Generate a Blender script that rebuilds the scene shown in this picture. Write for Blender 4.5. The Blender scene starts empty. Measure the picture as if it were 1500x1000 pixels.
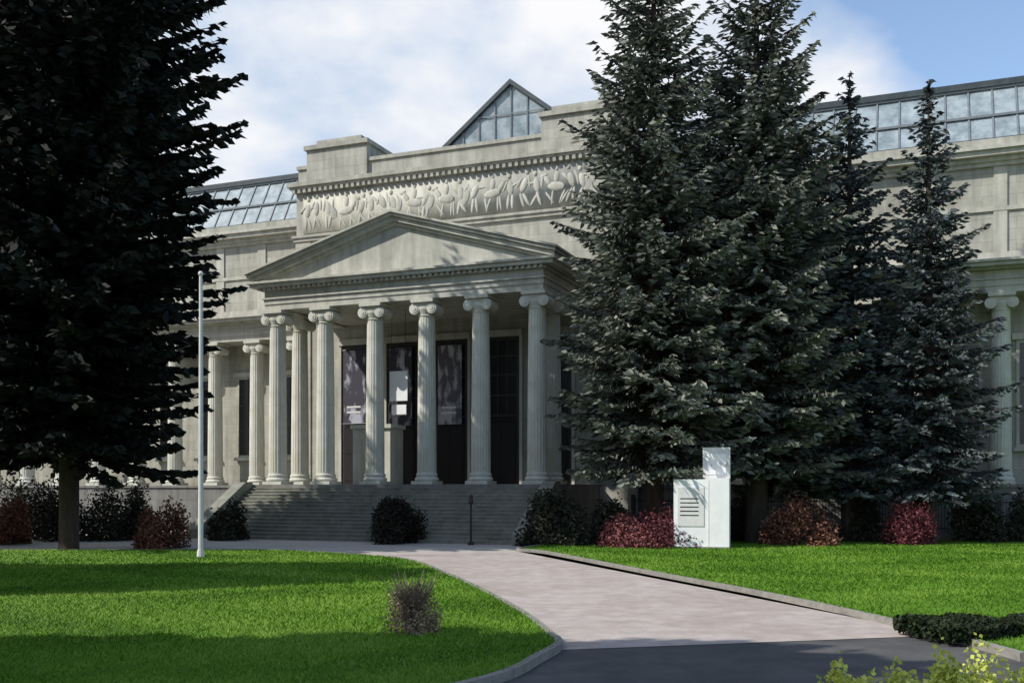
import bpy, math, random
import numpy as np
from mathutils import Vector
random.seed(3); rng=np.random.default_rng(5)
scene=bpy.context.scene
scene.view_settings.view_transform='Standard'
try: scene.view_settings.look='None'
except Exception: pass
EYE=2.4; F=1500.0
def gp(x,y): # photo ground point -> world (used to survey the site plan)
    Y=EYE*F/(y-715.0); return ((x-750)/F*Y, Y)
# ---------------------------------------------------------------- materials
def new_mat(name):
    m=bpy.data.materials.new(name); m.use_nodes=True
    nt=m.node_tree; b=nt.nodes['Principled BSDF']; return m,nt,b
def ramp(nt,c0,c1,p0=0.3,p1=0.7):
    r=nt.nodes.new('ShaderNodeValToRGB'); r.color_ramp.elements[0].position=p0; r.color_ramp.elements[1].position=p1
    r.color_ramp.elements[0].color=(*c0,1); r.color_ramp.elements[1].color=(*c1,1); return r
def noise_mat(name,c0,c1,scale=3,rough=0.85,bump=0.2,bscale=40,detail=6,streak=None,spec=0.3,p0=.3,p1=.7,bdist=.02,patch=None):
    m,nt,b=new_mat(name); L=nt.links
    tc=nt.nodes.new('ShaderNodeTexCoord')
    mp=nt.nodes.new('ShaderNodeMapping')
    if streak: mp.inputs['Scale'].default_value=streak
    L.new(tc.outputs['Object'],mp.inputs[0])
    n=nt.nodes.new('ShaderNodeTexNoise'); n.inputs['Scale'].default_value=scale; n.inputs['Detail'].default_value=detail; n.inputs['Roughness'].default_value=.65
    L.new(mp.outputs[0],n.inputs['Vector'])
    r=ramp(nt,c0,c1,p0,p1); L.new(n.outputs['Fac'],r.inputs[0]); out=r.outputs[0]
    if patch: # larger blotches: (scale, multiplier colour)
        n4=nt.nodes.new('ShaderNodeTexNoise'); n4.inputs['Scale'].default_value=patch[0]; n4.inputs['Detail'].default_value=7; n4.inputs['Roughness'].default_value=.7
        L.new(tc.outputs['Object'],n4.inputs['Vector'])
        r4=ramp(nt,patch[1],(1,1,1),.40,.56); L.new(n4.outputs['Fac'],r4.inputs[0])
        mx=nt.nodes.new('ShaderNodeMix'); mx.data_type='RGBA'; mx.blend_type='MULTIPLY'; mx.inputs[0].default_value=1
        L.new(out,mx.inputs[6]); L.new(r4.outputs[0],mx.inputs[7]); out=mx.outputs[2]
    L.new(out,b.inputs['Base Color'])
    b.inputs['Roughness'].default_value=rough; b.inputs['Specular IOR Level'].default_value=spec
    if bump:
        n2=nt.nodes.new('ShaderNodeTexNoise'); n2.inputs['Scale'].default_value=bscale; n2.inputs['Detail'].default_value=4
        L.new(tc.outputs['Object'],n2.inputs['Vector'])
        bp=nt.nodes.new('ShaderNodeBump'); bp.inputs['Strength'].default_value=bump; bp.inputs['Distance'].default_value=bdist
        L.new(n2.outputs['Fac'],bp.inputs['Height']); L.new(bp.outputs[0],b.inputs['Normal'])
    return m
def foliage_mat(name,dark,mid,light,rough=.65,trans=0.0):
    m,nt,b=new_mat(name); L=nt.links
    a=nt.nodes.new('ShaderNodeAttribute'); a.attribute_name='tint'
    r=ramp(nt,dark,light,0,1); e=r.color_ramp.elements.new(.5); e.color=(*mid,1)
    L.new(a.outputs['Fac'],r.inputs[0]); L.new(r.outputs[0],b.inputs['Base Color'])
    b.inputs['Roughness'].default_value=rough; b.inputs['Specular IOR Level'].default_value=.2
    if trans>0:
        t=nt.nodes.new('ShaderNodeBsdfTranslucent'); L.new(r.outputs[0],t.inputs[0])
        mx=nt.nodes.new('ShaderNodeMixShader'); mx.inputs[0].default_value=trans
        L.new(b.outputs[0],mx.inputs[1]); L.new(t.outputs[0],mx.inputs[2])
        L.new(mx.outputs[0],nt.nodes['Material Output'].inputs[0])
    return m
def wall_mat(name,c0,c1,brick=True):
    m,nt,b=new_mat(name); L=nt.links
    tc=nt.nodes.new('ShaderNodeTexCoord')
    sx=nt.nodes.new('ShaderNodeSeparateXYZ'); L.new(tc.outputs['Object'],sx.inputs[0])
    ad=nt.nodes.new('ShaderNodeMath'); L.new(sx.outputs[0],ad.inputs[0]); L.new(sx.outputs[1],ad.inputs[1])
    cx=nt.nodes.new('ShaderNodeCombineXYZ'); L.new(ad.outputs[0],cx.inputs[0]); L.new(sx.outputs[2],cx.inputs[1])
    n=nt.nodes.new('ShaderNodeTexNoise'); n.inputs['Scale'].default_value=.9; n.inputs['Detail'].default_value=8; n.inputs['Roughness'].default_value=.7
    L.new(tc.outputs['Object'],n.inputs['Vector'])
    mp=nt.nodes.new('ShaderNodeMapping'); mp.inputs['Scale'].default_value=(2.2,2.2,.25); L.new(tc.outputs['Object'],mp.inputs[0])
    n3=nt.nodes.new('ShaderNodeTexNoise'); n3.inputs['Scale'].default_value=1.3; n3.inputs['Detail'].default_value=6; L.new(mp.outputs[0],n3.inputs['Vector'])
    av=nt.nodes.new('ShaderNodeMath'); av.operation='ADD'; L.new(n.outputs['Fac'],av.inputs[0]); L.new(n3.outputs['Fac'],av.inputs[1])
    hf=nt.nodes.new('ShaderNodeMath'); hf.operation='MULTIPLY'; hf.inputs[1].default_value=.5; L.new(av.outputs[0],hf.inputs[0])
    r=ramp(nt,c0,c1,.36,.62); L.new(hf.outputs[0],r.inputs[0])
    b.inputs['Roughness'].default_value=.85; b.inputs['Specular IOR Level'].default_value=.25
    if brick:
        br=nt.nodes.new('ShaderNodeTexBrick'); br.inputs['Scale'].default_value=1.0
        br.inputs['Brick Width'].default_value=1.5; br.inputs['Row Height'].default_value=.55; br.inputs['Mortar Size'].default_value=.010
        br.inputs['Color1'].default_value=(1,1,1,1); br.inputs['Color2'].default_value=(.90,.90,.90,1); br.inputs['Mortar'].default_value=(.68,.66,.63,1)
        L.new(cx.outputs[0],br.inputs['Vector'])
        mx=nt.nodes.new('ShaderNodeMix'); mx.data_type='RGBA'; mx.blend_type='MULTIPLY'; mx.inputs[0].default_value=1
        L.new(r.outputs[0],mx.inputs[6]); L.new(br.outputs['Color'],mx.inputs[7]); L.new(mx.outputs[2],b.inputs['Base Color'])
    else: L.new(r.outputs[0],b.inputs['Base Color'])
    return m
STONE=wall_mat('limestone',(.28,.27,.225),(.46,.445,.38))
STONE_P=wall_mat('limestone_trim',(.32,.31,.26),(.52,.505,.435),False)
STONE_COL=noise_mat('marble_column',(.47,.46,.395),(.61,.60,.525),scale=1.2,bump=.15,bscale=12,streak=(2,2,.4),patch=(.9,(.86,.85,.80)))
GRANITE=wall_mat('granite_podium',(.14,.135,.12),(.24,.23,.21))
STEP=noise_mat('granite_steps',(.17,.17,.14),(.28,.28,.235),scale=2,bump=.1,patch=(.7,(.78,.78,.74)))
DARKIN=noise_mat('dark_interior',(.012,.012,.014),(.022,.02,.024),scale=2,bump=0,rough=.25,spec=.5)
FRAME=noise_mat('window_frame_bronze',(.03,.027,.025),(.06,.05,.045),scale=4,bump=0,rough=.5)
DOORW=noise_mat('oak_door',(.008,.007,.007),(.022,.016,.015),scale=4,bump=.1,rough=.5,streak=(6,6,.5))
ROOFM=noise_mat('dark_roof_metal',(.03,.042,.046),(.06,.075,.08),scale=3,bump=.05,rough=.5)
MULL=noise_mat('glazing_bar',(.13,.15,.16),(.20,.22,.23),scale=3,bump=0,rough=.5)
GLASS=noise_mat('roof_glass',(.13,.17,.185),(.38,.43,.45),scale=1.3,bump=.0,rough=.25,spec=.5)
KERB=noise_mat('kerb_granite',(.17,.16,.14),(.29,.27,.24),scale=5,bump=.2)
ASPH=noise_mat('asphalt',(.06,.06,.06),(.11,.105,.10),scale=1.2,bump=.5,bscale=90,bdist=.006,patch=(.5,(.8,.8,.8)))
PATHM=noise_mat('pink_paving',(.32,.272,.245),(.46,.40,.365),scale=2.2,bump=.3,bscale=60,bdist=.006,detail=10,patch=(.35,(.86,.83,.80)))
PLAZA=noise_mat('plaza_paving',(.34,.32,.28),(.46,.43,.38),scale=.6,bump=.2,bscale=40,bdist=.006)
GRASS=noise_mat('grass',(.075,.165,.012),(.15,.285,.028),scale=1.4,bump=1.0,bscale=45,detail=12,bdist=.04,spec=.1,patch=(.28,(.72,.80,.85)))
BLADE=foliage_mat('grass_blades',(.055,.13,.010),(.14,.28,.022),(.27,.40,.06),.6,.25)
BARK=noise_mat('bark',(.03,.022,.017),(.075,.055,.042),scale=6,bump=.8,bscale=18,streak=(1,1,.25))
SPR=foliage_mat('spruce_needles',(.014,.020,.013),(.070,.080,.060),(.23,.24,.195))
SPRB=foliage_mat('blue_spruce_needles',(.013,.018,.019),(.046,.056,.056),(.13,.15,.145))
SPRD=foliage_mat('shaded_spruce_needles',(.0025,.0035,.0025),(.007,.009,.006),(.015,.018,.012))  # near black: shade on the visible side is put into the needle colour
LIND=foliage_mat('linden_leaves',(.02,.05,.01),(.05,.10,.02),(.10,.16,.04))
REDL=foliage_mat('barberry_leaves',(.05,.012,.016),(.14,.035,.042),(.26,.10,.09))
BRNL=foliage_mat('russet_leaves',(.045,.018,.012),(.15,.060,.038),(.30,.14,.09))
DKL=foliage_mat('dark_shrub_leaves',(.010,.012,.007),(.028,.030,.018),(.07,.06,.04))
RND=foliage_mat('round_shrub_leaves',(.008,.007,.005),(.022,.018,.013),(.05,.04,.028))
YEL=foliage_mat('sunlit_yellow_green_leaves',(.22,.27,.04),(.60,.64,.12),(.85,.84,.30),.5,.35)  # yellow-green leaves, lightened so they look sunlit while standing in shade
TWIG=foliage_mat('bare_twigs',(.14,.095,.06),(.28,.20,.13),(.46,.36,.25))
HEDG=foliage_mat('dark_strip_leaves',(.005,.010,.003),(.014,.024,.008),(.03,.045,.014))
WHITE=noise_mat('white_paint',(.76,.75,.73),(.86,.85,.83),scale=2,bump=0,rough=.6)
POLEM=noise_mat('pole_paint',(.60,.58,.56),(.73,.71,.68),scale=3,bump=0,rough=.5)
METAL=noise_mat('dark_iron',(.012,.012,.012),(.03,.03,.03),scale=3,bump=0,rough=.4)
# ---------------------------------------------------------------- mesh builder
class MB:
    def __init__(s): s.v=[]; s.f=[]; s.m=[]
    def add(s,vs,fs,mi=0):
        o=len(s.v); s.v+= [tuple(p) for p in vs]; s.f+=[tuple(i+o for i in f) for f in fs]; s.m+=[mi]*len(fs)
    def box(s,x0,x1,y0,y1,z0,z1,mi=0):
        v=[(x,y,z) for z in (z0,z1) for y in (y0,y1) for x in (x0,x1)]
        s.add(v,[(0,2,3,1),(4,5,7,6),(0,1,5,4),(2,6,7,3),(0,4,6,2),(1,3,7,5)],mi)
    def ext_y(s,poly,y0,y1,mi=0):
        n=len(poly); v=[(x,y0,z) for x,z in poly]+[(x,y1,z) for x,z in poly]
        s.add(v,[tuple(range(n)),tuple(range(2*n-1,n-1,-1))]+[(i,i+n,(i+1)%n+n,(i+1)%n) for i in range(n)],mi)
    def ext_x(s,poly,x0,x1,mi=0):
        n=len(poly); v=[(x0,y,z) for y,z in poly]+[(x1,y,z) for y,z in poly]
        s.add(v,[tuple(range(n-1,-1,-1)),tuple(range(n,2*n))]+[(i,(i+1)%n,(i+1)%n+n,i+n) for i in range(n)],mi)
    def ext_z(s,poly,z0,z1,mi=0):
        n=len(poly); v=[(x,y,z0) for x,y in poly]+[(x,y,z1) for x,y in poly]
        s.add(v,[tuple(range(n-1,-1,-1)),tuple(range(n,2*n))]+[(i,(i+1)%n,(i+1)%n+n,i+n) for i in range(n)],mi)
    def tube(s,p0,p1,r0,r1,n=8,mi=0):
        p0=Vector(p0);p1=Vector(p1);d=(p1-p0).normalized(); a=d.orthogonal().normalized(); b=d.cross(a)
        v=[p0+(a*math.cos(t)+b*math.sin(t))*r0 for t in [2*math.pi*i/n for i in range(n)]]+[p1+(a*math.cos(t)+b*math.sin(t))*r1 for t in [2*math.pi*i/n for i in range(n)]]
        s.add(v,[(i,(i+1)%n,(i+1)%n+n,i+n) for i in range(n)]+[tuple(range(n-1,-1,-1)),tuple(range(n,2*n))],mi)
    def ell(s,c,r,rot=0,n=8,mi=0):
        v=[];f=[];k=5
        cr,sr=math.cos(rot),math.sin(rot)
        for j in range(k+1):
            ph=math.pi*j/k
            for i in range(n):
                t=2*math.pi*i/n
                x=r[0]*math.sin(ph)*math.cos(t); y=r[1]*math.sin(ph)*math.sin(t); z=r[2]*math.cos(ph)
                v.append((c[0]+x*cr-z*sr,c[1]+y,c[2]+x*sr+z*cr))
        for j in range(k):
            for i in range(n): f.append((j*n+i,(j+1)*n+i,(j+1)*n+(i+1)%n,j*n+(i+1)%n))
        s.add(v,f,mi)
    def lathe(s,prof,n=16,flute=0,cx=0,cy=0,mi=0):
        v=[];f=[]
        for r,z,fl in prof:
            for i in range(n):
                t=2*math.pi*i/n
                rr=r*(1-(0.032 if (fl and i%3!=0) else 0))
                v.append((cx+rr*math.cos(t),cy+rr*math.sin(t),z))
        for j in range(len(prof)-1):
            for i in range(n): f.append((j*n+i,j*n+(i+1)%n,(j+1)*n+(i+1)%n,(j+1)*n+i))
        s.add(v,f,mi)
    def mesh(s,name,mats):
        me=bpy.data.meshes.new(name); me.from_pydata(s.v,[],s.f); me.materials.clear()
        for m in mats: me.materials.append(m)
        me.polygons.foreach_set('material_index',s.m); me.update(); return me
    def obj(s,name,mats,parent=None,smooth=False):
        me=s.mesh(name,mats)
        if smooth: me.polygons.foreach_set('use_smooth',[True]*len(me.polygons))
        return link(name,me,parent)
def link(name,me,parent=None,loc=None,rotz=0,scale=None):
    o=bpy.data.objects.new(name,me); scene.collection.objects.link(o)
    if parent: o.parent=parent
    if loc: o.location=loc
    if rotz: o.rotation_euler=(0,0,rotz)
    if scale: o.scale=scale
    return o
def empty(name,loc=(0,0,0),rotz=0):
    e=bpy.data.objects.new(name,None); scene.collection.objects.link(e); e.location=loc; e.rotation_euler=(0,0,rotz); return e
# ---------------------------------------------------------------- museum
ANG=math.atan(F/3750.0)
ORG=(-5.54,51.0,0)
def loc2w(u,v): return (ORG[0]+u*math.cos(ANG)+v*math.sin(ANG), ORG[1]-u*math.sin(ANG)+v*math.cos(ANG))
mus=empty('museum_building',ORG,-ANG)
ZP=2.6; ZC=11.65; SP=2.9
cb=MB(); H=ZC-ZP
cb.box(-.58,.58,-.58,.58,0,.16); 
cb.lathe([(.56,.16,0),(.6,.22,0),(.6,.28,0),(.54,.34,0),(.5,.38,0),(.53,.42,0),(.53,.5,0),(.49,.54,0),(.47,.6,0)],24)
prof=[(.475-.07*(t**1.6),.6+t*(H-1.45),1) for t in [0,.15,.3,.45,.6,.75,.9,1]]
cb.lathe(prof,60)
cb.lathe([(.40,H-.85,0),(.44,H-.8,0),(.40,H-.76,0),(.5,H-.5,0),(.5,H-.36,0)],24)
for sx in (-1,1):
    for k,(r,e) in enumerate([(.27,.0),(.19,.03),(.09,.055)]):
        cb.tube((sx*.47,-.47-e,H-.46),(sx*.47,.47+e,H-.46),r,r,14)
cb.box(-.50,.50,-.44,.44,H-.40,H-.17)
cb.box(-.60,.60,-.60,.60,H-.17,H-.003)
colme=cb.mesh('column',[STONE_COL])
def column(u,v): link('column',colme,mus,(u,v,ZP))
for k in range(6): column(-2.5*SP+k*SP,0)
for s in (-1,1):
    column(s*2.5*SP,2.05); 
pb=MB()
pb.box(-8.6,8.6,-1.0,6.0,0,ZP)
pb.obj('podium',[GRANITE],mus)
TR=.27
sb=MB(); N=15
for i in range(N):
    z1=ZP-(i+1)*ZP/(N+1)
    sb.box(-8.1,8.1,-1.003-(i+1)*TR,-1.003-i*TR,0,z1)
    sb.box(-8.1,8.1,-1.03-(i+1)*TR,-1.005-(i+1)*TR,z1-.045,z1-.001)
ye=-1.0-N*TR
for s in (-1,1):
    x0,x1=(s*8.103,s*8.75) if s>0 else (s*8.75,s*8.103)
    sb.ext_x([(-1.003,0),(-1.003,ZP+.12),(-1.6,ZP+.12),(ye-.35,.45),(ye-.35,0)][::-1],x0,x1,0)
sb.obj('entrance_steps',[STEP],mus)
eb=MB()
def ring(x,y0,y1,z0,z1,mi=0,th=1.0):
    eb.box(-x,x,y0,y0+th,z0,z1,mi)
    for s in (-1,1):
        a,b=sorted((s*x,s*(x-th))); eb.box(a,b,y0+th+.002,y1,z0,z1,mi)
ring(7.72,-.46,5.99,ZC,ZC+.30); ring(7.77,-.51,5.99,ZC+.303,ZC+.56); ring(7.86,-.60,5.99,ZC+.563,ZC+.64)
ring(7.74,-.48,5.99,ZC+.643,ZC+1.0)
ring(7.92,-.66,5.99,ZC+1.003,ZC+1.1)
x=-7.95
while x<7.9: eb.box(x,x+.16,-.80,-.661,ZC+1.0,ZC+1.14); x+=.30
eb.box(-8.35,8.35,-.95,5.985,ZC+1.145,ZC+1.32)
eb.box(-8.5,8.5,-1.08,5.98,ZC+1.323,ZC+1.43)
eb.box(-6.7,6.7,.56,5.97,ZC+.1,ZC+.28)
ZE=ZC+1.433; AP=2.45
def para(x0,z0,x1,z1,t,y0,y1):
    for s in (-1,1):
        p=[(s*x0,z0),(s*x1,z1),(s*x1,z1+t),(s*x0,z0+t)]
        if s>0: p=p[::-1]
        eb.ext_y(p,y0,y1)
eb.ext_y([(-8.2,ZE),(8.2,ZE),(0,ZE+AP-.1)],-.50,.2)
para(8.4,ZE,0,ZE+AP,.22,-.85,5.96)
para(8.5,ZE+.222,0,ZE+AP+.222,.14,-1.02,5.95)
para(8.6,ZE+.364,0,ZE+AP+.364,.1,-1.15,5.94)
para(7.9,ZE+.005,0,ZE+AP-.175,.17,-.66,-.505)
eb.obj('portico_entablature',[STONE_P],mus)
wb=MB()
wb.box(-10.1,10.1,6.0,30,0,20.1)
wb.box(-10.1,10.1,5.7,6.0,0,ZP-.1)
CW=10.1
for z0,z1,p in [(13.6,13.8,.12),(16.85,17.05,.14),(17.05,17.2,.22),(19.75,19.9,.18),(19.9,20.02,.30),(20.02,20.25,.42)]:
    wb.box(-CW-p,CW+p,6-p,6.0-.002,z0,z1); 
    for s in (-1,1):
        a,b=sorted((s*(CW+.002),s*(CW+p))); wb.box(a,b,6,30,z0,z1)
x=-10.2
while x<10.1: wb.box(x,x+.18,5.70,5.819,19.66,19.895); x+=.36
wb.box(-10.0,10.0,6.05,9,20.25,21.1); wb.box(-10.08,10.08,5.95,9.05,21.1,21.3)
for s in (-1,1):
    a,b=sorted((s*5.3,s*9.3)); wb.box(a,b,5.85,9.2,20.252,22.1); wb.box(a-.12,b+.12,5.7,9.3,22.1,22.35); wb.box(a+.5,b-.5,6.1,9.0,22.352,22.7)
for s in (-1,1):
    a,b=sorted((s*9.1,s*10.13)); wb.box(a,b,5.93,5.999,ZP,16.84)
wb.obj('central_block',[STONE],mus)
fb=MB(); fb.box(-9.6,9.6,5.96,5.999,17.3,19.6)
def fe_(c,r,rot=0): fb.ell((c[0],5.962,c[2]),(r[0],r[1]*.45,r[2]),rot)
x=-9.3
while x<9.3:
    t=random.random(); h=1.7+random.random()*.3; z=17.45; lean=random.uniform(-.5,.5)
    if t<.6:
        fe_((x,0,z+h*.62),(.2,.13,.42),lean); fe_((x-math.sin(lean)*.5,0,z+h*.98),(.13,.13,.15))
        fe_((x+.12,0,z+h*.22),(.1,.1,.42),random.uniform(-.3,.7)); fe_((x-.12,0,z+h*.22),(.1,.1,.42),random.uniform(-.7,.3))
        fe_((x+.3,0,z+h*.72),(.08,.08,.36),random.uniform(-1.6,.9)); fe_((x-.28,0,z+h*.7),(.08,.08,.36),random.uniform(-.9,1.6))
        if random.random()<.5: fe_((x+.25,0,z+h*.5),(.3,.08,.5),random.uniform(-.8,.8))
        x+=random.uniform(.5,.85)
    else:
        g=random.choice((-1,1)); xc=x+.55
        fe_((xc,0,z+.95),(.55,.13,.25),.15*g); fe_((xc+g*.52,0,z+1.3),(.15,.1,.36),-.6*g); fe_((xc+g*.72,0,z+1.58),(.22,.08,.11),-.3*g)
        for q in (-.4,-.25,.3,.45): fe_((xc+q,0,z+.38),(.07,.07,.42),random.uniform(-.8,.8))
        fe_((xc,0,z+1.45),(.16,.1,.34),-.1); fe_((xc,0,z+1.88),(.11,.1,.13))
        x+=random.uniform(1.1,1.6)
fb.obj('relief_frieze',[STONE_P],mus,True)
db=MB()
for k in range(-2,3):
    c=k*3.05-.0
    if k==2: c=6.0
    if k==-2: c=-6.0
    db.box(c-.98,c+.98,5.93,5.998,ZP,10.6,1)
    db.box(c-.80,c+.80,5.915,5.928,ZP,10.4,0)
    for q in (-.27,.27): db.box(c+q-.03,c+q+.03,5.88,5.914,6.4,10.4,1)
    for z in (6.3,7.4,8.5,9.5): db.box(c-.8,c+.8,5.87,5.913,z,z+.08,1)
    db.box(c-.8,c+.8,5.86,5.9135,ZP,5.9,2)
    for a in (-.72,.08):
        for z in (ZP+.25,ZP+1.8): db.box(c+a,c+a+.64,5.84,5.859,z,z+1.3,2)
    db.box(c-1.15,c+1.15,5.80,5.929,10.6,10.95,3)
    for s in (-1,1): db.box(c+s*1.08-.09,c+s*1.08+.09,5.86,5.9285,ZP,10.598,3)
db.obj('portico_doors',[DARKIN,FRAME,DOORW,STONE_P],mus)
def banner_mat(name,base,spot,seed,thr):
    m,nt,b=new_mat(name); L=nt.links
    tc=nt.nodes.new('ShaderNodeTexCoord'); n=nt.nodes.new('ShaderNodeTexNoise'); n.inputs['Scale'].default_value=1.6; n.inputs['Detail'].default_value=5
    mp=nt.nodes.new('ShaderNodeMapping'); mp.inputs['Location'].default_value=(seed,seed*2,seed); mp.inputs['Scale'].default_value=(1.6,1,.6); L.new(tc.outputs['Object'],mp.inputs[0]); L.new(mp.outputs[0],n.inputs['Vector'])
    r=ramp(nt,base,spot,thr,thr+.12); L.new(n.outputs['Fac'],r.inputs[0]); L.new(r.outputs[0],b.inputs['Base Color']); b.inputs['Roughness'].default_value=.7; return m
B1=banner_mat('banner_print_dark',(.030,.027,.042),(.38,.38,.44),2.3,.50)
B2=banner_mat('banner_print_umber',(.10,.088,.105),(.40,.38,.40),7.1,.48)
for c,z0,z1,mt in [(-6.0,6.1,10.3,B1),(-3.05,5.9,10.3,B1),(0.0,5.9,10.3,B2)]:
    bb=MB(); bb.box(c-.72,c+.72,5.70,5.73,z0,z1,0); bb.tube((c-.8,5.72,z1),(c+.8,5.72,z1),.04,.04,mi=1); bb.tube((c-.8,5.72,z0),(c+.8,5.72,z0),.03,.03,mi=1)
    for z in (z0+.6,z0+.9): bb.box(c-.5,c+.40,5.685,5.697,z,z+.10,2)
    bb.obj('exhibition_banner',[mt,METAL,POLEM],mus)
hb=MB(); c=-1.2  # added white panels, hung forward so the sun makes a bright patch
hb.box(c-.52,c+.52,2.0,2.04,6.95,8.5,0); hb.box(c-.40,c+.45,2.0,2.04,6.25,6.75,0)
for q in (-.4,.4): hb.tube((c+q,2.02,8.5),(c+q,2.02,ZC+.1),.012,.012,4,1); hb.tube((c+q*.8,2.02,6.75),(c+q*.8,2.02,6.95),.012,.012,4,1)
hb.obj('hung_white_panels',[WHITE,METAL],mus)
vb=MB(); c=-2.35
vb.box(c-1.1,c+1.1,1.2,2.6,ZP,ZP+2.9,0); vb.box(c-1.2,c+1.2,1.08,2.72,ZP+2.9,ZP+3.1,0)
vb.box(c-.9,c-.3,1.16,1.199,ZP+.1,ZP+2.3,1)
vb.obj('entrance_vestibule',[STONE_COL,STONE_P],mus)
wg=MB(); wn=MB()
for s in (-1,1):
    def bx(u0,u1,v0,v1,z0,z1,mi=0,mb=wg):
        a,b=sorted((s*u0,s*u1)); mb.box(a,b,v0,v1,z0,z1,mi)
    E=46
    bx(10.103,E,7.75,10.0,0,ZP-.15,1); bx(10.103,E+.1,7.65,10.0,ZP-.148,ZP,1)
    bx(10.103,E,10.003,34,0,ZC+.2)
    bx(10.103,E,8.12,10.0,ZC,ZC+.3,2); bx(10.103,E,8.07,10.0,ZC+.303,ZC+.6,2); bx(10.103,E,8.0,10,ZC+.603,ZC+.68,2)
    bx(10.103,E,8.1,10,ZC+.683,ZC+1.05,2)
    bx(10.605,E+.3,7.75,10,ZC+1.053,ZC+1.15,2); bx(10.605,E+.5,7.4,10,ZC+1.153,ZC+1.33,2); bx(10.605,E+.5,7.25,10,ZC+1.333,ZC+1.45,2)
    bx(10.103,E,9.2,34,ZC+1.455,18.3)
    bx(10.605,E,9.08,9.198,13.4,13.75,2); bx(10.605,E,9.1,9.198,15.75,15.95,2)
    bx(10.605,E+.2,9.02,9.198,17.9,18.1,2); bx(10.605,E+.3,8.85,9.198,18.1,18.298,2)
    bx(10.605,E+.5,8.55,34,18.303,18.55,2); bx(10.605,E+.6,8.4,34,18.553,18.72,2)
    bx(10.605,E,8.95,34,18.722,19.2,0)
    u=11.6
    while u<E:
        column(s*u,8.65)
        uc=u+1.6
        if uc<E-1:
            bx(uc-.85,uc+.85,9.93,10.001,4.4,9.6,0,wn); bx(uc-.7,uc+.7,9.915,9.929,4.55,9.45,1,wn)
            bx(uc-.03,uc+.03,9.88,9.914,4.55,9.45,2,wn)
            for z in (6.1,7.7): bx(uc-.7,uc+.7,9.87,9.9145,z,z+.07,2,wn)
            bx(uc-1.05,uc+1.05,9.75,9.9285,9.602,9.9,0,wn); bx(uc-1.0,uc+1.0,9.75,9.9285,4.2,4.398,0,wn)
        bx(u-.3,u+.3,9.12,9.199,13.76,15.74,2); bx(u-.3,u+.3,9.12,9.199,15.96,17.89,2)
        u+=3.2
wg.obj('wings',[STONE,GRANITE,STONE_P],mus); wn.obj('wing_windows',[STONE_P,DARKIN,FRAME],mus)
gb=MB()
for s in (-1,1):
    a,b=sorted((s*10.9,s*45))
    y0,z0,y1,z1=10.4,19.203,12.4,22.85
    gb.ext_x([(y0,z0),(26,z0),(24,z1),(y1,z1)],a,b,0)
    u=a
    while u<=b+.01:
        gb.ext_x([(y0-.07,z0),(y0,z0),(y1,z1),(y1-.07,z1)],u-.045,u+.045,1); u+=1.1
    for t in (.0,.5,.97):
        yy=y0+(y1-y0)*t; zz=z0+(z1-z0)*t
        gb.box(a,b,yy-.12,yy+.0,zz,zz+.12,1)
    gb.box(a-.1,b+.1,y1-.25,24.2,z1+.005,z1+.32,2)
    gb.box(a,b,9.8,10.3,19.203,19.5,2)
hw=8.6; zb=21.0; zt=27.9; yv=14.8
gb.ext_y([(-hw,zb),(hw,zb),(0,zt)],yv,40,0)
gb.box(-9.4,9.4,13.5,41,20.3,21.35,2)
for s in (-1,1):
    p=[(s*(hw+.2),zb),(0,zt-.02),(0,zt+.3),(s*(hw+.2),zb+.32)]
    if s>0: p=p[::-1]
    gb.ext_y(p,yv-.25,40.2,2)
for k in range(-7,8):
    x=k*1.1; z=zt-(zt-zb)*abs(x)/hw
    gb.box(x-.04,x+.04,yv-.08,yv-.002,zb+.4,z,1)
for z in (22.8,24.4,26.0):
    w=hw*(zt-z)/(zt-zb); gb.box(-w,w,yv-.1,yv-.081,z,z+.08,1)
gb.obj('glass_roof',[GLASS,MULL,ROOFM],mus)
# ---------------------------------------------------------------- ground
def sheet(name,poly,z,mat,parent=None):
    me=bpy.data.meshes.new(name); me.from_pydata([(x,y,z) for x,y in poly],[],[tuple(range(len(poly)))]); me.materials.append(mat)
    return link(name,me,parent)
sheet('ground',[(-900,-300),(900,-300),(900,1500),(-900,1500)],0,ASPH)
def smooth(pts,n=4):
    out=[]
    for i in range(len(pts)-1):
        p0=pts[max(i-1,0)];p1=pts[i];p2=pts[i+1];p3=pts[min(i+2,len(pts)-1)]
        for k in range(n):
            t=k/n
            out.append(tuple(.5*((2*p1[j])+(-p0[j]+p2[j])*t+(2*p0[j]-5*p1[j]+4*p2[j]-p3[j])*t*t+(-p0[j]+3*p1[j]-3*p2[j]+p3[j])*t**3) for j in (0,1)))
    out.append(pts[-1]); return out
left_edge=smooth([gp(470,812),gp(590,822),gp(650,843),gp(700,866),gp(765,903),gp(805,935),gp(818,950),gp(790,968),gp(715,1003),(-2.2,10.3),(-4.5,8.6)])
right_edge=smooth([(3.2,45.5),gp(760,806),gp(800,811),gp(950,841),gp(1130,876),gp(1300,914),gp(1340,928)])
lp=left_edge+[(-6,7.5),(-60,7.5),(-60,38.4),(-9,38.4)]
rp=right_edge+[gp(1420,945),gp(1500,968),(16,12.5),(60,12.0),(60,40),(60,46),(12,46)]
sheet('pavement',[(-40,38),(3.5,38),(3.5,60),(-40,60)],.004,PLAZA)
pp=[(-8,38.6)]+[p for p in left_edge if p[1]>15.5]+[gp(818,952),gp(1345,932)]+right_edge[::-1][1:-4]+[(1.6,38.6)]
sheet('path',pp,.008,PATHM)
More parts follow.
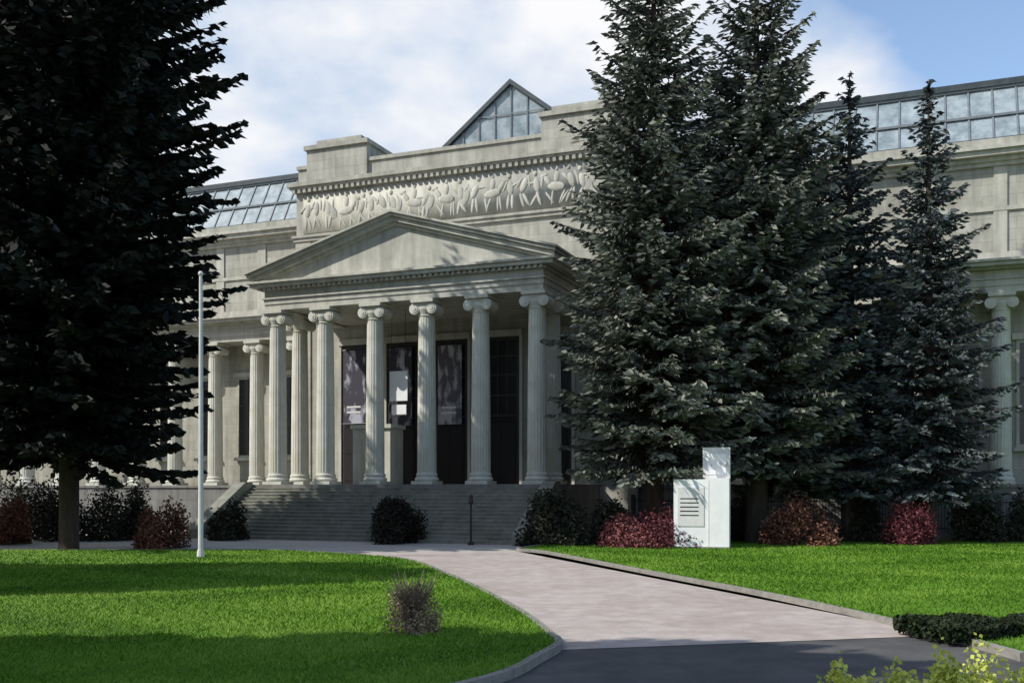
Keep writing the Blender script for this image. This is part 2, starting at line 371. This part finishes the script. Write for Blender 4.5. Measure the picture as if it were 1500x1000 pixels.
def lawn(name,poly,edge):
    o=sheet(name,poly,.09,GRASS)
    k=MB()
    for i in range(len(edge)-1):
        a=Vector(edge[i]);b=Vector(edge[i+1]); d=(b-a); 
        if d.length<1e-4: continue
        n=Vector((-d.y,d.x)).normalized()*.06
        k.ext_z([(a-n)[:],(b-n)[:],(b+n)[:],(a+n)[:]],0,.12)
    kk=k.obj('kerb',[KERB],o); return o
ll=lawn('lawn',lp,[(-60,38.4),(-9,38.4)]+left_edge)
lr=lawn('lawn',rp,right_edge+[gp(1420,945),gp(1500,968),(16,12.5)])
def inpoly(P,poly):
    x,y=P[:,0],P[:,1]; c=np.zeros(len(P),bool); n=len(poly)
    for i in range(n):
        x0,y0=poly[i];x1,y1=poly[(i+1)%n]
        if y0==y1: continue
        m=((y0>y)!=(y1>y))&(x<(x1-x0)*(y-y0)/(y1-y0)+x0); c^=m
    return c
def quads_obj(name,V,tint,mat,parent=None,k=4,loc=None):
    n=len(V)//k
    me=bpy.data.meshes.new(name); me.vertices.add(len(V)); me.vertices.foreach_set('co',V.astype(np.float32).ravel())
    me.loops.add(n*k); me.loops.foreach_set('vertex_index',np.arange(n*k,dtype=np.int32))
    me.polygons.add(n); me.polygons.foreach_set('loop_start',np.arange(0,n*k,k,dtype=np.int32)); me.polygons.foreach_set('loop_total',np.full(n,k,dtype=np.int32))
    me.update(calc_edges=True)
    a=me.attributes.new('tint','FLOAT','POINT'); a.data.foreach_set('value',np.repeat(tint,k).astype(np.float32))
    me.materials.append(mat); return me
def blades(parent,poly,bounds,n,h):
    P=np.column_stack([rng.uniform(bounds[0],bounds[1],n),rng.uniform(bounds[2],bounds[3],n)])
    P=P[inpoly(P,poly)]; n=len(P)
    t=rng.uniform(0,2*np.pi,n); hh=h*rng.uniform(.5,1.3,n); w=.010*P[:,1]/15
    V=np.zeros((n,3,3)); V[:,:,:2]=P[:,None,:]; V[:,:,2]=.09
    V[:,0,0]-=w; V[:,1,0]+=w; V[:,2,2]+=hh; V[:,2,0]+=np.cos(t)*hh*.9; V[:,2,1]+=np.sin(t)*hh*.9
    tn=.48+.28*np.sin(P[:,0]*.9+np.sin(P[:,1]*.7)*2)*np.sin(P[:,1]*.55+P[:,0]*.2)+rng.normal(0,.2,n)
    me=quads_obj('grass_blades',V.reshape(-1,3),np.clip(tn,0,1),BLADE,k=3); link('grass_blades',me,parent)
blades(ll,lp,(-13,1,11,24),85000,.055)
blades(ll,lp,(-21,1,24,38.3),60000,.06)
blades(lr,rp,(0,16,13,32),60000,.055)
blades(lr,rp,(1,22,32,42),30000,.07)
# ---------------------------------------------------------------- vegetation
def tufts(C,D,l,w,up=.5):
    n=len(C); D=D/np.linalg.norm(D,axis=1)[:,None]
    R=rng.normal(size=(n,3)); R[:,2]*=.5
    P=np.cross(D,R); P/=np.linalg.norm(P,axis=1)[:,None]+1e-9
    l=l[:,None];w=w[:,None]
    V=np.stack([C-D*l*.5,C+P*w*.5,C+D*l*.5,C-P*w*.5],1)
    return V.reshape(-1,3)
def spruce(name,H,prof,seed,mat,z0=1.2,dens=1.0,tl=.34,tw=.15,step=.2,cell=.26,trunk=.018):
    r=np.random.default_rng(seed)
    zs=np.array([p[0] for p in prof]);rs=np.array([p[1] for p in prof])
    tb=MB(); tb.tube((0,0,-.1),(0,0,H*.5),trunk*H,.010*H,10); tb.tube((0,0,H*.5),(0,0,H*.99),.010*H,.02,8)
    C=[];D=[];T=[]
    z=z0
    while z<H-.15:
        Rz=np.interp(z,zs,rs)
        nb=max(5,int(dens*(4+2.0*Rz)))
        ph=r.uniform(0,6.28)
        for k in range(nb):
            zz=z+r.uniform(-.3,.3); a=ph+2*np.pi*k/nb+r.uniform(-.3,.3)
            L=Rz*(r.uniform(.66,1.05) if r.random()>.14 else r.uniform(1.05,1.28))
            fr=zz/H
            a1=-.50+1.05*fr**1.5+r.uniform(-.1,.1); b1=.28+r.uniform(-.08,.1)
            d=np.array([math.cos(a),math.sin(a),0]); sd=np.array([-d[1],d[0],0])
            bt=r.uniform(-.22,.24)
            ts=np.arange(.12 if L>1 else 0,1.0,step/max(L,.3))
            pos=d[None]*(L*ts)[:,None]; pos[:,2]=zz+L*(a1*ts+b1*ts**2)
            if L>1.2: tb.tube((0,0,zz),tuple(pos[len(pos)//2]),.05,.025,4); tb.tube(tuple(pos[len(pos)//2]),tuple(pos[-1]),.025,.008,4)
            tw_len=np.minimum(.33*L+.1,1.25)*(1.05-ts)**.6*(.35+.65*np.minimum(ts*3,1))
            for s in (-1,1):
                for j,(p,t) in enumerate(zip(pos,ts)):
                    ln=tw_len[j]*r.uniform(.7,1.2); m=max(1,int(ln/cell))
                    dd=d*.75+sd*s*.75; dd=dd+np.array([0,0,r.uniform(-.45,-.05)]); dd/=np.linalg.norm(dd)
                    q=(np.arange(m)+.5)/m*ln
                    c=p[None]+dd[None]*q[:,None]; c[:,2]-=.10*q**2
                    C.append(c+r.normal(0,.035,c.shape)); D.append(np.repeat(dd[None],m,0)+r.normal(0,.25,(m,3)))
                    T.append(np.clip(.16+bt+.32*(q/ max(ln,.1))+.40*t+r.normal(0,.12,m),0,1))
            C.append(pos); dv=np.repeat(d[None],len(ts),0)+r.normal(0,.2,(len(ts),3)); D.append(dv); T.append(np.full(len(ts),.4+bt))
        z+=.45 if H>15 else .34
    C=np.concatenate(C);D=np.concatenate(D);T=np.concatenate(T); n=len(C)
    V=tufts(C,D,tl*r.uniform(.8,1.4,n),tw*r.uniform(.7,1.4,n))
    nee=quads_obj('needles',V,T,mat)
    tr=tb.mesh('trunk',[BARK])
    return tr,nee
def place(name,meshes,loc,rotz=0,sc=1.0):
    e=empty(name,loc,rotz); e.scale=(sc,sc,sc)
    for m in meshes: link(m.name.split('.')[0],m,e)
    return e
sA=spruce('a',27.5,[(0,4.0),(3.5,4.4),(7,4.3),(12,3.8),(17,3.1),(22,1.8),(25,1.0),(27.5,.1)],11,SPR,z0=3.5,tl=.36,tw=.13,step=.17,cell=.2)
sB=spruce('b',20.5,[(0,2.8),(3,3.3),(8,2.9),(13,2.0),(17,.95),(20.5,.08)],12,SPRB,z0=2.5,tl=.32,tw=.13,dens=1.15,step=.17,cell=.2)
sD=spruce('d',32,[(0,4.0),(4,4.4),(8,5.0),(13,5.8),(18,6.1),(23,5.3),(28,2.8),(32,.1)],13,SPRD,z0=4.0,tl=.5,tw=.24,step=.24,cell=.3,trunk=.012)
place('spruce_tree',sA,(5.95,43,0),0)
place('spruce_tree',sA,(10.5,44,0),2.1,1.0)
place('spruce_tree',sA,(13.0,47.0,0),4.0,.74)
place('blue_spruce_tree',sB,(14.9,45.2,0),0,1.02)
place('blue_spruce_tree',sB,(17.9,44,0),1.5,.98)
place('shaded_spruce_tree',sD,(-17.3,40,0),0.4)
place('shaded_spruce_tree',sD,(-26.5,41,0),2.4,.9)
def blob(name,n,rad,mat,seed,lump=.35,leaf=.12,stems=6,ground=True,loc=(0,0,0)):
    r=np.random.default_rng(seed); rx,ry,rz=rad
    K=14; cen=r.normal(size=(K,3)); cen/=np.linalg.norm(cen,axis=1)[:,None]; cen*=.6; cen[:,2]=np.abs(cen[:,2]) if ground else cen[:,2]
    idx=r.integers(0,K,n); d=r.normal(size=(n,3)); d/=np.linalg.norm(d,axis=1)[:,None]
    P=cen[idx]+d*(r.random(n)**.45*r.uniform(.3,.5,K)[idx])[:,None]
    P+=r.normal(0,.03,P.shape)
    if ground: P[:,2]=np.abs(P[:,2])
    P*=np.array([rx,ry,rz]); 
    T=np.clip(.45+r.normal(0,.15,K)[idx]+r.normal(0,.15,n),0,1)
    V=tufts(P,r.normal(size=(n,3)),leaf*r.uniform(.7,1.5,n),leaf*.7*r.uniform(.7,1.4,n))
    lm=quads_obj('leaves',V,T,mat)
    tb=MB()
    for k in range(stems):
        c=cen[k%K]*np.array([rx,ry,rz]); tb.tube((c[0]*.15,c[1]*.15,-.05 if ground else -rz*.9),tuple(c),.03,.012,5)
    return [tb.mesh('stems',[BARK]),lm]
def shrub(name,x,yb,w,h,mat,seed,n=4000,leaf=.14,depth=None,Y=None):
    Y=Y or EYE*F/(yb-715); X=(x-750)/F*Y; W=w/F*Y/2; Hh=h/F*Y
    return place(name,blob(name,n,(W,W*.9 if not depth else depth,Hh*.95),mat,seed,leaf=leaf),(X,Y,.0),0)
shrub('barberry_shrub',955,800,170,78,REDL,1,7000,Y=40.5,leaf=.12)
shrub('barberry_shrub',1335,792,95,78,REDL,2,5000,Y=42,leaf=.12)
shrub('russet_shrub',1172,792,125,85,BRNL,3,6000,Y=41.5,leaf=.12)
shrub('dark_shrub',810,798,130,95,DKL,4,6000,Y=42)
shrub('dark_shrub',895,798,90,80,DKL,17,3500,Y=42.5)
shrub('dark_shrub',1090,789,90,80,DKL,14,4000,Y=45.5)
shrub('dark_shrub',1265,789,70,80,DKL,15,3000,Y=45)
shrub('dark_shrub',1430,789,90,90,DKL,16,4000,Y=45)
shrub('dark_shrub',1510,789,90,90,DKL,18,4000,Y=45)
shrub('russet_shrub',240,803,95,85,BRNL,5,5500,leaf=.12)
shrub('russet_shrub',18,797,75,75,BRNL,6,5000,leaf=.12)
for i,(sx,sw,sh) in enumerate([(75,110,100),(150,110,110),(20,120,120),(195,80,100),(-60,130,120)]):  # shrubs added to darken the view beneath the left spruce
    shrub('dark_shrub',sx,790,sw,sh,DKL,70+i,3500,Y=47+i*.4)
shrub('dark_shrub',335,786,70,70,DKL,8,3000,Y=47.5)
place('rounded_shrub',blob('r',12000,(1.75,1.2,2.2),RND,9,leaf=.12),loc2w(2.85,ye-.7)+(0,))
tb=MB(); r=random.Random(4)
for k in range(90):
    a=r.uniform(0,6.28); l=r.uniform(.5,1.0); s=r.uniform(.1,.5)
    p1=(math.cos(a)*s*.5,math.sin(a)*s*.5,l*.55); p2=(math.cos(a)*s+r.uniform(-.1,.1),math.sin(a)*s+r.uniform(-.1,.1),l)
    tb.tube((math.cos(a)*.07,math.sin(a)*.07,0),p1,.010,.008,4); tb.tube(p1,p2,.008,.004,4)
    for q in range(3): tb.tube(p1,(p1[0]+r.uniform(-.25,.25),p1[1]+r.uniform(-.25,.25),p1[2]+r.uniform(.1,.35)),.006,.003,3)
TWB=noise_mat('twig_bark',(.12,.09,.065),(.21,.165,.12),scale=9,bump=0)
st=tb.mesh('stems',[TWB]); lf=blob('x',2200,(.58,.5,.95),TWIG,21,leaf=.045,stems=1)[1]
X,Y=gp(603,934); place('twiggy_shrub',[st,lf],(X,Y,.09),0)
def leaf_strip(name,a,b,wd,h,mat,seed,n,leaf=.08):
    r=np.random.default_rng(seed); a=np.array(a);b=np.array(b); L=np.linalg.norm(b-a); d=(b-a)/L; nn=np.array([-d[1],d[0]])
    t=r.random(n)*L; s=r.uniform(-1,1,n); z=r.random(n)**.6
    z*=h*(.85+.2*np.sin(t*2.1)+.12*np.sin(t*5.3+1)); w=wd*.5*(.9+.2*np.sin(t*3.1))
    P=np.zeros((n,3)); P[:,:2]=a+d*t[:,None]+nn*(s*w)[:,None]; P[:,2]=z
    V=tufts(P,r.normal(size=(n,3)),leaf*r.uniform(.7,1.5,n),leaf*.7*r.uniform(.7,1.4,n))
    m=quads_obj('leaves',V,np.clip(r.normal(.45,.2,n),0,1),mat)
    return link(name,m,None,(0,0,.05))
leaf_strip('low_dark_leaves',gp(1345,938),gp(1660,925),1.5,.26,HEDG,31,20000)  # low strip of very dark leaves
for i,(px,Yd,w,h) in enumerate([(1222,9.4,.20,.86),(1275,9.1,.24,.80),(1330,9.2,.24,.86),(1385,9.0,.30,.95),(1445,9.3,.30,.98),(1500,9.2,.30,.88),(1560,9.2,.34,.9)]):
    place('golden_shrub',blob('g',3500,(w*1.2,w,h*1.08),YEL,40+i,leaf=.05),((px-750)/F*Yd,Yd,0))
def linden(seed,H,R,mat):
    ms=blob('l',15000,(R,R,H*.45),mat,seed,leaf=.6,stems=12,ground=False)
    tb=MB(); tb.tube((0,0,-H*.56),(0,0,-H*.1),.28,.18,8)
    for k in range(9):
        a=k*2.4; tb.tube((0,0,-H*.25+k*.2),(math.cos(a)*R*.6,math.sin(a)*R*.6,H*(-.05+.03*k)),.12,.03,6)
    return [tb.mesh('trunk',[BARK]),ms[1]]
lm=linden(61,17,4.4,LIND)
for x,y,sc in [(-12.4,9.2,1.0),(-19,8.0,1.05),(-11.5,4.0,1.0),(-18,2.5,1.1),(-25,6.0,1.1),(-19.5,23.8,1.0),(-27,22.8,1.1)]:
    place('linden_tree',lm,(x,y,8.6*sc),x,sc)
# ---------------------------------------------------------------- objects
X,Y=gp(294,820)
fp=MB(); fp.tube((0,0,.09),(0,0,.35),.13,.11,12); fp.tube((0,0,.35),(0,0,9.5),.085,.05,12); fp.ell((0,0,9.58),(.09,.09,.09)); fp.tube((.07,0,1.1),(.07,0,1.4),.02,.02); fp.tube((.09,0,1.2),(.07,0,9.4),.008,.008,4)
o=fp.obj('flagpole',[POLEM],None); o.location=(X,Y,0)
# slim post at the foot of the steps
lb=MB(); lb.tube((0,0,0),(0,0,.12),.14,.12,12); lb.tube((0,0,.12),(0,0,1.75),.05,.04,10); lb.tube((0,0,1.75),(0,0,1.82),.09,.11,12); lb.tube((0,0,1.82),(0,0,2.05),.10,.08,12,1); lb.tube((0,0,2.05),(0,0,2.15),.12,.02,12)
o=lb.obj('bollard_lamp',[METAL,FRAME],None); o.location=loc2w(6.35,ye-.6)+(0.004,)
X,Y=gp(1028,806)
ip=MB()
ip.box(-1.05,.28,-.3,.5,.12,2.7,0); ip.box(.30,1.05,-.34,.55,.12,2.75,0);ip.box(.0,1.05,.56,.85,.12,3.95,1); ip.box(-1.1,1.08,-.38,.9,0,.118,2)
ip.box(-.9,.1,-.325,-.302,.9,2.4,1)
for k in range(5): ip.box(-.8,-.1,-.332,-.3255,1.3+k*.16,1.34+k*.16,3)
ip.box(.15,.9,.54,.558,2.9,3.7,0)
o=ip.obj('information_kiosk',[WHITE,POLEM,KERB,METAL],None); o.location=(X,Y,0.05); o.rotation_euler=(0,0,-.25)
fe=MB(); u=10.5; vf=5.2
fe.box(10.4,40,vf-.15,vf+.15,0,.35,1)
for z in (.55,1.75): fe.box(10.4,40,vf-.03,vf+.03,z,z+.06,0)
while u<40:
    fe.box(u-.013,u+.013,vf-.013,vf+.013,.35,1.95,0); u+=.14
u=10.5
while u<40: fe.box(u-.09,u+.09,vf-.089,vf+.089,.351,2.1,0); u+=2.8
fo=fe.obj('iron_fence',[METAL,GRANITE],None); fo.location=ORG; fo.rotation_euler=(0,0,-ANG)
# ---------------------------------------------------------------- light
ts=Vector((-.95,-.31,0)).normalized(); EL=math.radians(42)
tosun=Vector((ts.x*math.cos(EL),ts.y*math.cos(EL),math.sin(EL)))
sl=bpy.data.lights.new('sun','SUN'); sl.energy=5.0; sl.angle=math.radians(.53); sl.color=(1,.97,.91)
so=bpy.data.objects.new('sun',sl); scene.collection.objects.link(so); so.rotation_euler=tosun.to_track_quat('Z','Y').to_euler()
w=bpy.data.worlds.new('World'); scene.world=w; w.use_nodes=True; nt=w.node_tree; L=nt.links
bg=nt.nodes['Background']; bg.inputs[1].default_value=.12
sky=nt.nodes.new('ShaderNodeTexSky'); sky.sky_type='NISHITA'; sky.sun_disc=False; sky.sun_elevation=EL; sky.sun_rotation=math.atan2(ts.x,ts.y)
tc=nt.nodes.new('ShaderNodeTexCoord')
mp=nt.nodes.new('ShaderNodeMapping'); mp.inputs['Scale'].default_value=(1,1,1.7); mp.inputs['Location'].default_value=(.3,.1,.0)
L.new(tc.outputs['Generated'],mp.inputs[0])
n=nt.nodes.new('ShaderNodeTexNoise'); n.inputs['Scale'].default_value=3.2; n.inputs['Detail'].default_value=7; n.inputs['Roughness'].default_value=.5
L.new(mp.outputs[0],n.inputs['Vector'])
# the cloud bank stands beyond the museum (+y), clearing to the right and overhead
vd=nt.nodes.new('ShaderNodeVectorMath'); vd.operation='DOT_PRODUCT'; L.new(tc.outputs['Generated'],vd.inputs[0]); vd.inputs[1].default_value=(1.05,-.62,.45)
sb_=nt.nodes.new('ShaderNodeMath'); sb_.operation='MULTIPLY_ADD'; sb_.inputs[1].default_value=-.60; L.new(vd.outputs['Value'],sb_.inputs[0]); L.new(n.outputs['Fac'],sb_.inputs[2])
r_=nt.nodes.new('ShaderNodeValToRGB'); r_.color_ramp.elements[0].position=.50; r_.color_ramp.elements[1].position=.68; L.new(sb_.outputs[0],r_.inputs[0])
n2=nt.nodes.new('ShaderNodeTexNoise'); n2.inputs['Scale'].default_value=6; n2.inputs['Detail'].default_value=5; L.new(mp.outputs[0],n2.inputs['Vector'])
cr=nt.nodes.new('ShaderNodeValToRGB'); cr.color_ramp.elements[0].position=.38; cr.color_ramp.elements[1].position=.60
cr.color_ramp.elements[0].color=(.56,.68,.86,1); cr.color_ramp.elements[1].color=(.98,.98,1,1); L.new(n2.outputs['Fac'],cr.inputs[0])
ml=nt.nodes.new('ShaderNodeVectorMath'); ml.operation='SCALE'; ml.inputs['Scale'].default_value=8.3; L.new(cr.outputs[0],ml.inputs[0])
sk2=nt.nodes.new('ShaderNodeVectorMath'); sk2.operation='SCALE'; sk2.inputs['Scale'].default_value=1.8; L.new(sky.outputs[0],sk2.inputs[0])
mx=nt.nodes.new('ShaderNodeMix'); mx.data_type='RGBA'; L.new(r_.outputs[0],mx.inputs[0]); L.new(sk2.outputs[0],mx.inputs[6]); L.new(ml.outputs[0],mx.inputs[7])
L.new(mx.outputs[2],bg.inputs[0])
# ---------------------------------------------------------------- camera
cd=bpy.data.cameras.new('camera'); cam=bpy.data.objects.new('camera',cd); scene.collection.objects.link(cam)
cam.location=(0,0,EYE); cam.rotation_euler=(math.radians(90),0,0); cd.lens=36; cd.sensor_width=36; cd.shift_y=215/1500; cd.clip_end=3000; cd.clip_start=.1
scene.camera=cam
